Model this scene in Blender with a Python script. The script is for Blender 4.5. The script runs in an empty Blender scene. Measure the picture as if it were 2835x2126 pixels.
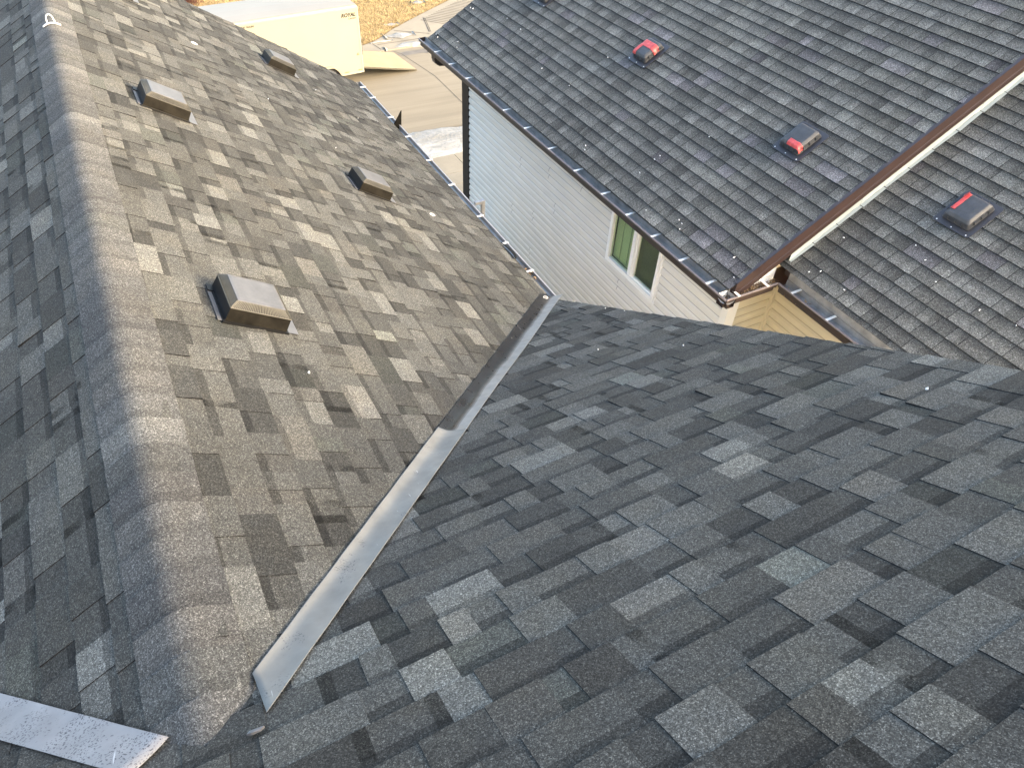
import bpy, math, random
from mathutils import Vector, Matrix
random.seed(7)
R = math.radians
scene = bpy.context.scene
ZC = 10.05                       # camera height over the street

# ------------------------------------------------------------------ camera
yaw, pit, rol, FPX = 0.526949733, 0.777509025, 0.053090778, 1955.5556
fwd = Vector((math.sin(yaw)*math.cos(pit), math.cos(yaw)*math.cos(pit), -math.sin(pit)))
rgt = Vector((math.cos(yaw), -math.sin(yaw), 0)); upv = rgt.cross(fwd)
r_ = rgt*math.cos(rol) + upv*math.sin(rol); u_ = -rgt*math.sin(rol) + upv*math.cos(rol)
cam = bpy.data.cameras.new("camera"); cam.sensor_width = 36; cam.lens = FPX/2835*36
cam.clip_start = 0.05; cam.clip_end = 600
co = bpy.data.objects.new("camera", cam); scene.collection.objects.link(co)
M = Matrix.Identity(4)
for i in range(3):
    M[i][0], M[i][1], M[i][2] = r_[i], u_[i], -fwd[i]
M[2][3] = ZC
co.matrix_world = M
scene.camera = co

# ------------------------------------------------------------------ light
SUN_AZ, SUN_EL = R(45), R(17.7)          # azimuth measured from +X towards -Y
sd = Vector((math.cos(SUN_EL)*math.cos(SUN_AZ), -math.cos(SUN_EL)*math.sin(SUN_AZ), math.sin(SUN_EL)))
w = bpy.data.worlds.new("World"); scene.world = w; w.use_nodes = True
nt = w.node_tree; bg = nt.nodes['Background']
sky = nt.nodes.new('ShaderNodeTexSky'); sky.sky_type = 'NISHITA'; sky.sun_disc = False
sky.sun_elevation = SUN_EL; sky.sun_rotation = math.atan2(sd.x, sd.y)
sky.dust_density = 6.0; sky.air_density = 1.0; sky.ozone_density = 0.4
nt.links.new(sky.outputs[0], bg.inputs[0]); bg.inputs[1].default_value = 0.15
sl = bpy.data.lights.new("sun", 'SUN'); sl.energy = 0.42; sl.angle = R(10.0); sl.color = (1.0, 0.97, 0.90)
so = bpy.data.objects.new("sun", sl); scene.collection.objects.link(so)
so.rotation_euler = (-sd).to_track_quat('-Z', 'Y').to_euler(); so.location = (30, -30, 40)
vs = scene.view_settings; vs.view_transform = 'Standard'; vs.look = 'None'; vs.gamma = 1; vs.exposure = 2.95
scene.render.engine = 'CYCLES'
scene.cycles.max_bounces = 6

# ------------------------------------------------------------------ materials
def new_mat(name, col=(.5, .5, .5), rough=.7, metal=0., spec=.5):
    m = bpy.data.materials.new(name); m.use_nodes = True
    b = m.node_tree.nodes['Principled BSDF']
    b.inputs['Base Color'].default_value = (*col, 1); b.inputs['Roughness'].default_value = rough
    b.inputs['Metallic'].default_value = metal; b.inputs['Specular IOR Level'].default_value = spec
    return m
class N:                                   # tiny node helper
    def __init__(s, m): s.t = m.node_tree; s.b = s.t.nodes['Principled BSDF']
    def node(s, typ, **kw):
        n = s.t.nodes.new(typ)
        for k, v in kw.items(): setattr(n, k, v)
        return n
    def link(s, a, b): s.t.links.new(a, b)
    def coord(s): return s.node('ShaderNodeTexCoord').outputs['Object']
    def noise(s, scale, detail=3, vec=None, rough=.55, dist=0.):
        n = s.node('ShaderNodeTexNoise'); n.inputs['Scale'].default_value = scale
        n.inputs['Detail'].default_value = detail; n.inputs['Roughness'].default_value = rough
        n.inputs['Distortion'].default_value = dist
        s.link(vec or s.coord(), n.inputs['Vector']); return n.outputs['Fac']
    def vor(s, scale, vec=None):
        n = s.node('ShaderNodeTexVoronoi'); n.inputs['Scale'].default_value = scale
        s.link(vec or s.coord(), n.inputs['Vector']); return n.outputs['Color']
    def ramp(s, fac, stops):
        n = s.node('ShaderNodeValToRGB'); e = n.color_ramp.elements
        while len(e) < len(stops): e.new(.5)
        for i, (p, c) in enumerate(stops):
            e[i].position = p; e[i].color = (*c, 1) if len(c) == 3 else c
        s.link(fac, n.inputs['Fac']); return n.outputs['Color']
    def mix(s, a, b, fac, mode='MIX'):
        n = s.node('ShaderNodeMix', data_type='RGBA', blend_type=mode)
        for sock, v in ((n.inputs[0], fac), (n.inputs[6], a), (n.inputs[7], b)):
            if isinstance(v, (int, float)): sock.default_value = v
            elif isinstance(v, tuple): sock.default_value = (*v, 1)
            else: s.link(v, sock)
        return n.outputs[2]
    def math(s, op, a, b=0.):
        n = s.node('ShaderNodeMath', operation=op)
        for sock, v in ((n.inputs[0], a), (n.inputs[1], b)):
            if isinstance(v, (int, float)): sock.default_value = v
            else: s.link(v, sock)
        return n.outputs[0]
    def map(s, vec, scale=(1, 1, 1), rot=(0, 0, 0)):
        n = s.node('ShaderNodeMapping'); n.inputs['Scale'].default_value = scale
        n.inputs['Rotation'].default_value = rot; s.link(vec, n.inputs['Vector']); return n.outputs[0]
    def bump(s, h, strength=.3, dist=.01):
        n = s.node('ShaderNodeBump'); n.inputs['Strength'].default_value = strength
        n.inputs['Distance'].default_value = dist; s.link(h, n.inputs['Height'])
        s.link(n.outputs[0], s.b.inputs['Normal'])
    def base(s, c): s.link(c, s.b.inputs['Base Color'])

def speckle(name, col, rough, lo=.8, hi=1.15, scale=6., metal=0., spec=.4, fine=90.):
    m = new_mat(name, col, rough, metal, spec); n = N(m)
    a = n.ramp(n.noise(scale, 4), [(.25, (lo,)*3), (.75, (hi,)*3)])
    b = n.ramp(n.noise(fine, 2), [(.3, (.93,)*3), (.7, (1.06,)*3)])
    n.base(n.mix(n.mix(tuple(col), a, 1., 'MULTIPLY'), b, 1., 'MULTIPLY'))
    return m

def shingle_mat(name, fine, warm):
    m = new_mat(name, (.1, .1, .1), .93, 0, .25); n = N(m)
    at = n.node('ShaderNodeAttribute', attribute_name='tab').outputs['Color']
    v = n.node('ShaderNodeSeparateColor'); n.link(n.vor(fine), v.inputs[0])
    g = n.ramp(v.outputs[0], [(0, (.42,)*3), (.5, (.84,)*3), (.82, (1.15,)*3), (.94, (1.75,)*3), (1., (2.4,)*3)])
    v2 = n.node('ShaderNodeSeparateColor'); n.link(n.vor(fine*.47), v2.inputs[0])
    g2 = n.ramp(v2.outputs[1], [(0, (.72,)*3), (.6, (1.,)*3), (1., (1.4,)*3)])
    big = n.ramp(n.noise(1.7, 5, rough=.65), [(.3, (.88, .89, .9)), (.5, (1, 1, 1)), (.72, (1.11, 1.1, 1.05))])
    hue = n.ramp(n.noise(5.5, 3), [(.42, (1, 1, 1)), (.72, warm)])
    c = n.mix(at, g, 1., 'MULTIPLY'); c = n.mix(c, g2, 1., 'MULTIPLY')
    c = n.mix(c, big, 1., 'MULTIPLY'); c = n.mix(c, hue, 1., 'MULTIPLY')
    n.base(c); n.bump(v.outputs[0], .35, .0015)
    return m
M_SHA = shingle_mat('charcoal_granules', 400, (1.03, 1.0, .95))
M_SHB = shingle_mat('grey_granules', 260, (1.02, .99, .99))

def flashing_mat(name, col, rough, metal, dirt):
    m = new_mat(name, col, rough, metal, .5); n = N(m)
    base = n.ramp(n.noise(9, 5), [(.3, tuple(c*.85 for c in col)), (.7, tuple(min(1, c*1.1) for c in col))])
    speck = n.ramp(n.noise(170, 2), [(.56, (0,)*3), (.62, (1,)*3)])
    clus = n.ramp(n.noise(6.5, 4, rough=.7), [(.60-dirt, (0,)*3), (.68-dirt, (1,)*3)])
    mask = n.math('MULTIPLY', speck, clus)
    scr = n.ramp(n.noise(1., 2, n.map(n.coord(), (90, 7, 7), (0, 0, .8))), [(.735, (0,)*3), (.76, (.3,)*3)])
    c = n.mix(base, (.06, .06, .065), mask); c = n.mix(c, (.8, .8, .8), scr)
    n.base(c)
    n.link(n.math('SUBTRACT', metal, n.math('MULTIPLY', mask, metal)), n.b.inputs['Metallic'])
    n.link(n.ramp(n.noise(14, 4), [(.3, (rough*.8,)*3), (.7, (min(1, rough*1.35),)*3)]), n.b.inputs['Roughness'])
    n.bump(n.noise(3.5, 2), .25, .01)
    return m
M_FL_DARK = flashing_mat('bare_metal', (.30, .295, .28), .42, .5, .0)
M_FL_REFL = flashing_mat('painted_dark_reflection', (.02, .019, .018), .3, .2, .0)  # dark reflection of the surroundings put into the metal colour
M_FL_REFL1 = flashing_mat('painted_reflection_fade', (.065, .063, .06), .34, .3, .0)
M_FL_REFL2 = flashing_mat('painted_reflection_edge', (.16, .157, .15), .38, .4, .0)
M_FL_GREY = flashing_mat('grey_coated_metal', (.185, .183, .165), .72, .02, .02)
M_FL_LEFT = flashing_mat('dirty_coated_metal', (.225, .224, .225), .6, .05, .16)

M_GUT = speckle('grey_gutter_metal', (.28, .285, .29), .38, .75, 1.1, 9, .6)
M_GUTW = speckle('pale_gutter_lip', (.27, .27, .27), .4, .9, 1.05, 9)
M_BROWN = speckle('dark_brown_metal', (.026, .018, .016), .38, .8, 1.2, 7, 0, .5)
M_BROWNI = speckle('silted_gutter_inside', (.24, .238, .23), .45, .6, 1.3, 8)
M_LIP = speckle('worn_brown_lip', (.17, .145, .14), .4, .85, 1.12, 9)
M_FASC = speckle('brown_fascia_metal', (.034, .02, .018), .42, .85, 1.12, 5, 0, .5)
M_WHITE = speckle('white_painted_metal', (.74, .74, .71), .5, .92, 1.04, 12)
M_STEP = speckle('pale_step_flashing', (.37, .405, .385), .5, .88, 1.06, 10)
M_VINYL = speckle('white_vinyl', (.78, .78, .76), .4, .95, 1.03, 5)
M_BLACK = speckle('black_plastic', (.006, .006, .006), .45, .6, 1.5, 13, 0, .25)
M_OLIVE = speckle('olive_black_plastic', (.011, .0098, .0075), .5, .4, 1.9, 16, 0, .1)  # black with a painted sun tint for the vents' near side
M_TOP = speckle('weathered_grey_plastic', (.095, .095, .097), .36, .72, 1.2, 14)
M_TOPB = speckle('weathered_charcoal_plastic', (.048, .05, .053), .45, .75, 1.3, 14)
M_FLNG = speckle('flange_metal', (.14, .14, .143), .4, .8, 1.1, 15, .4)
M_FLNGB = speckle('dark_flange_plastic', (.036, .036, .041), .42, .8, 1.2, 15)
M_RIB = speckle('rib_plastic', (.05, .046, .033), .5, .8, 1.2, 20)
M_TAPE = speckle('red_tape', (.5, .07, .065), .35, .65, 1.25, 30)
M_TIRE = speckle('tyre_rubber', (.03, .03, .03), .8)
M_TRL = speckle('cream_trailer_paint', (.205, .196, .152), .45, .96, 1.03, 1.2)
M_TRIMC = speckle('cream_trim', (.23, .222, .178), .4, .95, 1.04, 4)
M_TRLR = speckle('trailer_roof_skin', (.195, .185, .158), .4, .94, 1.04, 1.1)
M_LETTER = new_mat('black_vinyl_letter', (.008, .008, .008), .9, 0, .05)
M_ORANGE = new_mat('amber_reflector', (.55, .12, .06), .4)
M_PLANK = speckle('plywood', (.25, .195, .115), .7, .85, 1.1, 3)
M_DARK = new_mat('dark_gap', (.012, .012, .012), .8)
M_CARD = speckle('white_scrap', (.85, .85, .83), .6)
M_LEAF = speckle('dead_leaf', (.12, .075, .04), .85, .5, 1.6, 25)
M_LEAF2 = speckle('pale_dead_leaf', (.32, .22, .12), .85, .5, 1.5, 25)
M_TWIG = speckle('red_brown_twig', (.22, .08, .05), .85)

def siding_mat(name, col, dust):
    m = new_mat(name, col, .5, 0, .35); n = N(m)
    a = n.ramp(n.noise(1.6, 4, n.map(n.coord(), (1, 1, 2.5))), [(.3, (.93, .93, .92)), (.7, (1.03, 1.03, 1.03))])
    st = n.ramp(n.noise(8, 4, n.map(n.coord(), (1, 2.2, .45))), [(.62, (1,)*3), (.8, (dust,)*3)])
    c = n.mix(n.mix(tuple(col), a, 1., 'MULTIPLY'), st, 1., 'MULTIPLY')
    n.base(c); n.bump(n.noise(70, 2, n.map(n.coord(), (1, .15, 1))), .06, .002)
    return m
M_SID = siding_mat('greige_siding', (.625, .61, .565), .93)
M_TAN = siding_mat('tan_siding', (.50, .45, .325), .95)
M_LAPSH = siding_mat('painted_lap_shade', (.25, .245, .225), .8)  # shade in the lap crease put into the colour
M_LAPSHT = siding_mat('tan_painted_lap_shade', (.27, .24, .17), .8)
M_TRIM = siding_mat('pale_trim', (.66, .65, .61), .95)

m = new_mat('window_glass', (.02, .035, .02), .06, 0, .7); n = N(m)
n.b.inputs['Transmission Weight'].default_value = 0.0
tr = n.node('ShaderNodeBsdfTransparent'); tr.inputs[0].default_value = (.84, .90, .80, 1)
gl = n.node('ShaderNodeBsdfGlossy'); gl.inputs['Roughness'].default_value = .03
mx = n.node('ShaderNodeMixShader'); fr = n.node('ShaderNodeLayerWeight'); fr.inputs[0].default_value = .5
n.link(n.math('ADD', n.math('MULTIPLY', n.math('POWER', fr.outputs['Facing'], 4.), .6), .05), mx.inputs[0]); n.link(tr.outputs[0], mx.inputs[1]); n.link(gl.outputs[0], mx.inputs[2])
n.link(mx.outputs[0], m.node_tree.nodes['Material Output'].inputs[0]); M_GLASS = m
M_BLIND = speckle('pale_green_blind', (.50, .55, .38), .6, .9, 1.06, 4)
M_ROOM = speckle('dim_room_backing', (.075, .082, .058), .8, .7, 1.4, 3)
M_CORD = new_mat('blind_cord', (.07, .09, .05), .7)

m = new_mat('street_concrete', (.33, .3, .25), .85, 0, .3); n = N(m); c0 = n.coord()
a = n.ramp(n.noise(.55, 6, n.map(c0, (.35, 1, 1), (0, 0, .12)), .62), [(.25, (.155, .138, .104)), (.5, (.178, .158, .119)), (.75, (.195, .175, .135))])
tr_ = n.ramp(n.noise(1.0, 5, n.map(c0, (.12, 3.4, 1), (0, 0, .06)), .65), [(.35, (.86,)*3), (.65, (1.06,)*3)])
g = n.ramp(n.noise(45, 3), [(.3, (.9,)*3), (.7, (1.08,)*3)])
sx = n.node('ShaderNodeSeparateXYZ'); n.link(c0, sx.inputs[0])
edge = n.math('ADD', sx.outputs[1], n.math('MULTIPLY', n.noise(1.4, 3), .5))
wet = n.ramp(n.math('MULTIPLY', n.math('SUBTRACT', edge, 19.9), .5), [(.05, (.50, .45, .40)), (.22, (1, 1, 1))])
n.base(n.mix(n.mix(n.mix(a, tr_, 1., 'MULTIPLY'), g, 1., 'MULTIPLY'), wet, 1., 'MULTIPLY')); n.bump(n.noise(60, 3), .2, .004); M_STREET = m
def concrete(name, col):
    m = new_mat(name, col, .85, 0, .3); n = N(m)
    a = n.ramp(n.noise(1.2, 6, rough=.65), [(.3, tuple(c*.86 for c in col)), (.7, tuple(c*1.08 for c in col))])
    g = n.ramp(n.noise(60, 3), [(.3, (.92,)*3), (.7, (1.07,)*3)])
    n.base(n.mix(a, g, 1., 'MULTIPLY')); n.bump(n.noise(70, 3), .2, .003); return m
M_CONC = concrete('pavement_concrete', (.215, .194, .15))
M_JOINT = concrete('joint_grime', (.06, .05, .04))
m = new_mat('dirty_ice', (.6, .6, .58), .6, 0, .4); n = N(m)
n.base(n.ramp(n.noise(1.6, 8, n.map(n.coord(), (.6, 1.2, 1)), .72, .6), [(.3, (.13, .125, .108)), (.46, (.2, .197, .178)), (.62, (.3, .297, .28)), (.8, (.4, .4, .39))]))
n.bump(n.noise(9, 6), .6, .05); M_ICE = m
m = new_mat('dead_turf', (.3, .2, .09), .95, 0, .1); n = N(m)
n.base(n.ramp(n.noise(7, 7, rough=.7), [(.3, (.10, .062, .024)), (.5, (.19, .13, .054)), (.72, (.29, .21, .10))])); n.bump(n.noise(22, 6), .8, .06); M_TURF = m
M_BLADE = speckle('straw_blade', (.34, .25, .115), .85, .6, 1.3, 3)
M_SOIL = speckle('bare_soil', (.11, .09, .06), .95, .7, 1.2, 2)
M_PALE = speckle('pale_far_pavement', (.25, .22, .135), .9, .9, 1.08, 1)

# ------------------------------------------------------------------ mesh helpers
class MB:
    def __init__(s): s.v = []; s.f = []; s.m = []; s.c = []
    def face(s, pts, mi=0, col=(1, 1, 1)):
        i = len(s.v); s.v.extend([tuple(p) for p in pts]); s.f.append(list(range(i, i+len(pts)))); s.m.append(mi)
        s.c.append(col if isinstance(col, list) else [col]*len(pts))
    def box(s, x0, x1, y0, y1, z0, z1, mi=0, T=None):
        P = [Vector((x, y, z)) for z in (z0, z1) for y in (y0, y1) for x in (x0, x1)]
        if T: P = [T(p) for p in P]
        for q in ((0, 2, 3, 1), (4, 5, 7, 6), (0, 1, 5, 4), (2, 6, 7, 3), (0, 4, 6, 2), (1, 3, 7, 5)):
            s.face([P[k] for k in q], mi)
    def prism(s, prof, f0, f1, mi=0, caps=True):
        """prof: closed 2D outline; f0, f1: map a 2D point to each end"""
        A = [f0(p) for p in prof]; B = [f1(p) for p in prof]; k = len(prof)
        for i in range(k):
            j = (i+1) % k; s.face([A[i], A[j], B[j], B[i]], mi)
        if caps: s.face(A[::-1], mi); s.face(B, mi)
    def tube(s, pts, rad, n=8, mi=0, closed=False):
        pts = [Vector(p) for p in pts]; L = len(pts); rings = []
        for i, p in enumerate(pts):
            a = pts[(i-1) % L] if closed or i > 0 else p; b = pts[(i+1) % L] if closed or i < L-1 else p
            t = (b-a).normalized(); q = t.cross(Vector((0.31, .2, 1))).normalized(); w_ = t.cross(q)
            rings.append([p + (q*math.cos(2*math.pi*k/n) + w_*math.sin(2*math.pi*k/n))*rad for k in range(n)])
        for i in range(L if closed else L-1):
            A, B = rings[i], rings[(i+1) % L]
            for k in range(n): s.face([A[k], A[(k+1) % n], B[(k+1) % n], B[k]], mi)
        if not closed: s.face(rings[0][::-1], mi); s.face(rings[-1], mi)
    def sheet(s, fn, na, nb, th=.0015, mi=0):
        """thin solid sheet; fn(a,b)->(point, normal)"""
        G = [[fn(i/na, j/nb) for j in range(nb+1)] for i in range(na+1)]
        top = [[p + nn*th for p, nn in r] for r in G]; bot = [[p for p, nn in r] for r in G]
        for i in range(na):
            for j in range(nb):
                s.face([top[i][j], top[i+1][j], top[i+1][j+1], top[i][j+1]], mi)
                s.face([bot[i][j], bot[i][j+1], bot[i+1][j+1], bot[i+1][j]], mi)
        per = [(i, 0) for i in range(na)] + [(na, j) for j in range(nb)] + [(i, nb) for i in range(na, 0, -1)] + [(0, j) for j in range(nb, 0, -1)]
        for k in range(len(per)):
            (a, b), (c, d) = per[k], per[(k+1) % len(per)]
            s.face([bot[a][b], bot[c][d], top[c][d], top[a][b]], mi)
    def build(s, name, mats, parent=None, smooth=False, color=False, weld=False, org=None):
        me = bpy.data.meshes.new(name); L = Vector(org) if org else (Vector(parent.location) if parent and parent.get('flat') else Vector((0, 0, 0)))
        me.from_pydata([Vector(p)-L for p in s.v], [], s.f)
        mats = mats if isinstance(mats, (list, tuple)) else [mats]
        for mm in mats: me.materials.append(mm)
        me.polygons.foreach_set('material_index', s.m)
        if color:
            at = me.color_attributes.new('tab', 'FLOAT_COLOR', 'CORNER'); d = []
            for cl in s.c:
                for c in cl: d.extend((c[0], c[1], c[2], 1.))
            at.data.foreach_set('color', d)
        if weld or smooth:
            import bmesh
            bm = bmesh.new(); bm.from_mesh(me); bmesh.ops.remove_doubles(bm, verts=bm.verts, dist=1e-5)
            bmesh.ops.recalc_face_normals(bm, faces=bm.faces); bm.to_mesh(me); bm.free()
        if smooth: me.polygons.foreach_set('use_smooth', [True]*len(me.polygons))
        me.update()
        o = bpy.data.objects.new(name, me); scene.collection.objects.link(o)
        if parent: o.parent = parent
        elif org: o.location = L
        return o
def tag(o, label=None, cat=None, group=None, kind=None):
    for k, v in (('label', label), ('category', cat), ('group', group), ('kind', kind)):
        if v: o[k] = v
    return o
def empty(name, loc, label, cat, group=None, mat=None, flat=True):
    o = bpy.data.objects.new(name, None); scene.collection.objects.link(o); o.empty_display_size = .2
    if mat is not None: o.matrix_world = mat
    else:
        o.location = loc
        if flat: o['flat'] = 1          # parts given in world coordinates
    return tag(o, label, cat, group)
def copy_tree(o, parent=None):
    c = o.copy(); scene.collection.objects.link(c); c.parent = parent
    for ch in list(o.children): copy_tree(ch, c)
    return c
def clip(poly, conv):
    out = poly
    for i in range(len(conv)):
        a, b = conv[i], conv[(i+1) % len(conv)]; inp, out = out, []
        if not inp: return []
        side = lambda p: (b[0]-a[0])*(p[1]-a[1]) - (b[1]-a[1])*(p[0]-a[0])
        for k in range(len(inp)):
            p, q = inp[k], inp[(k+1) % len(inp)]; sp, sq = side(p), side(q)
            if sp >= 0: out.append(p)
            if (sp >= 0) != (sq >= 0):
                t = sp/(sp-sq); out.append((p[0]+(q[0]-p[0])*t, p[1]+(q[1]-p[1])*t))
    return out
def ccw(poly):
    a = sum(poly[i][0]*poly[(i+1) % len(poly)][1]-poly[(i+1) % len(poly)][0]*poly[i][1] for i in range(len(poly)))
    return poly if a > 0 else poly[::-1]

# ------------------------------------------------------------------ planes of the two houses
P1, C1 = .64, ZC-2.18628          # right slope of the front gable: z = C1 - P1 x
P0, C0 = .60, ZC-1.777            # left slope:  z = C0 + P0 x
P2, C2 = .595, ZC-1.44            # big cross slope under the camera: z = C2 - P2 y
PN = .576; CN1 = ZC-3.98-PN*4.35; CN2 = ZC-3.91-PN*5.0   # neighbour: z = C + PN x
XR = -.33; APY = 1.254+1.0756*XR
z1 = lambda x: C1-P1*x
z0 = lambda x: C0+P0*x
z2 = lambda y: C2-P2*y
class Frame:
    def __init__(s, o, d, v):
        s.o = Vector(o); s.d = Vector(d).normalized(); s.v = Vector(v).normalized(); s.n = s.d.cross(s.v)
    def p(s, u, v, w=0.): return s.o + s.d*u + s.v*v + s.n*w
    def uv(s, q): q = Vector(q)-s.o; return (q.dot(s.d), q.dot(s.v))
    def mat(s, u, v, w=0.):
        m = Matrix.Identity(4); q = s.p(u, v, w)
        for i in range(3): m[i][0], m[i][1], m[i][2], m[i][3] = s.d[i], s.v[i], s.n[i], q[i]
        return m
F1 = Frame((0, 0, C1), (1, 0, -P1), (0, 1, 0))
F0 = Frame((0, 0, C0), (-1, 0, -P0), (0, -1, 0))
F2 = Frame((0, 0, C2), (0, 1, -P2), (-1, 0, 0))
FN1 = Frame((0, 0, CN1), (-1, 0, -PN), (0, -1, 0))
FN2 = Frame((0, 0, CN2), (-1, 0, -PN), (0, -1, 0))
E = .1429
BUTT = (.012, .012, .013)

def palette_a(rng):
    t = rng.random()
    if t < .12: b = rng.uniform(.104, .128)
    elif t < .44: b = rng.uniform(.072, .087)
    elif t < .77: b = rng.uniform(.055, .068)
    else: b = rng.uniform(.037, .050)
    k = rng.random()
    if k < .10: return (b*1.015, b*.99, b*.88)
    if k < .16: return (b*.975, b*1.01, b*.885)
    return (b*1.0, b, b*.905)
def palette_b(rng):
    b = rng.uniform(.078, .132); k = rng.random()
    if k < .06: return (b*1.03, b*.99, b*.99)
    return (b*1.0, b*1.0, b*.905)

def roof_mesh(fr, polys, off, style, seed):
    rng = random.Random(seed); mb = MB()
    polys = [ccw([fr.uv(q) for q in pl]) for pl in polys]
    us = [p[0] for pl in polys for p in pl]; vv = [p[1] for pl in polys for p in pl]
    u_lo, u_hi, v_lo, v_hi = min(us), max(us), min(vv), max(vv)
    def add(poly, w0, wa, u0, wb, colf, skirt=True, floor=0.):
        wf = lambda u: wa + (wb-wa)*(u-u0)/E
        for pl in polys:
            c = clip(poly, pl)
            if len(c) < 3: continue
            top = [fr.p(u, v, wf(u)+w0(u, v)) for u, v in c]
            mb.face(top, 0, [colf(u) for u, v in c])
            if skirt:
                for i in range(len(c)):
                    j = (i+1) % len(c); (ua, va), (ub, vb) = c[i], c[j]
                    if abs(ua-u0) < 1e-6 and abs(ub-u0) < 1e-6: continue
                    mb.face([top[j], top[i], fr.p(ua, va, floor), fr.p(ub, vb, floor)], 0, BUTT)
    k0 = int(math.floor((u_lo-off)/E))
    for k in range(k0, int((u_hi-off)/E)+1):
        u0 = off+k*E; u1 = u0+E; v = v_lo-rng.random()*.3
        Z = lambda u, v: 0.
        if style == 'A':
            tooth = rng.random() < .5
            while v < v_hi:
                wd = rng.choice((.095, .125, .15, .18, .21, .26)) if tooth else rng.choice((.075, .10, .13, .16, .21))
                wd *= rng.uniform(.92, 1.08); col = palette_a(rng)
                if tooth:
                    jb = rng.uniform(-.002, .003); lift = rng.uniform(0, .0014) if rng.random() < .88 else rng.uniform(.002, .007)
                    sk = rng.uniform(-.0012, .0012); lv = rng.random() < .5; vm = v+wd/2
                    W = lambda u, q, lift=lift, u0=u0, lv=lv, vm=vm, wd=wd: lift*max(0, (u-u0)/E)**2*(.5+(1 if lv else -1)*(q-vm)/wd)
                    if rng.random() < .35:                       # darker band printed along the upper edge
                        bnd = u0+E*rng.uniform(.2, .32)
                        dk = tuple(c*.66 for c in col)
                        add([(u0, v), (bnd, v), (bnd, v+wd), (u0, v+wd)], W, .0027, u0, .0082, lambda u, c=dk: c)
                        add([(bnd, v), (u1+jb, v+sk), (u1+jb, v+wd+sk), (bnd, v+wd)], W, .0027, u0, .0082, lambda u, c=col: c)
                    else:
                        add([(u0, v), (u1+jb, v+sk), (u1+jb, v+wd+sk), (u0, v+wd)], W, .0027, u0, .0082, lambda u, c=col: c)
                else:
                    col = tuple(c*.86 for c in col)
                    a, b = v-.02, v+wd+.02
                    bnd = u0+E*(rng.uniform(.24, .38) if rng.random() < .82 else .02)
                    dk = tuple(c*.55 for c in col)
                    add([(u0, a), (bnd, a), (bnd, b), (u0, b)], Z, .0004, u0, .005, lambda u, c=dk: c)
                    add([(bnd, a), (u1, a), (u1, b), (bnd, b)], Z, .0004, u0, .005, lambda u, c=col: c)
                v += wd; tooth = (not tooth) if rng.random() < .86 else tooth
        else:
            wob = [rng.uniform(-.0015, .0025) for _ in range(3)]
            while v < v_hi:
                wd = rng.choice((.115, .15, .18, .215, .25, .3))*rng.uniform(.95, 1.05); col = palette_b(rng)
                jb = rng.choice(wob); gap = .006
                # two tones across a tab half of the time
                cuts = [(v, v+wd-gap, col)]
                if rng.random() < .45:
                    q = v+wd*rng.uniform(.35, .65); f = rng.choice((.72, .8, 1.22, 1.3))
                    cuts = [(v, q, col), (q, v+wd-gap, tuple(c*f for c in col))]
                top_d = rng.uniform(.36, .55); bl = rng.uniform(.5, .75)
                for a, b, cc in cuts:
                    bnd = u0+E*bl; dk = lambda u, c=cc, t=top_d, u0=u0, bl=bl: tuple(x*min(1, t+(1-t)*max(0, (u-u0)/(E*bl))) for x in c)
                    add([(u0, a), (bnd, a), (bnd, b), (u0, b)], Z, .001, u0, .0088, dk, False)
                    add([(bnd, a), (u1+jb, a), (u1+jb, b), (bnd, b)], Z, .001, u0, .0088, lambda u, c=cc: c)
                v += wd
            add([(u0, v_lo-1), (u1, v_lo-1), (u1, v_hi+1), (u0, v_hi+1)], Z, .0002, u0, .0035, lambda u: (.018, .018, .018), False)
    return mb

# ================================================================== SETTING
EY1, EY0, XE, YF, YB = 4.422, 4.19, 2.945, 9.9, -3.0
def flat_sheet(name, poly, z, mat, kind='structure', th=None):
    mb = MB()
    mb.face([(x, y, z) for x, y in ccw(poly)])
    o = mb.build(name, mat); tag(o, kind=kind); return o
flat_sheet('ground', [(-250, -250), (250, -250), (250, 250), (-250, 250)], -.012, M_SOIL)
flat_sheet('street', [(-90, 19.6), (110, 19.6), (110, 26.9), (-90, 26.9)], .0, M_STREET)
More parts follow.
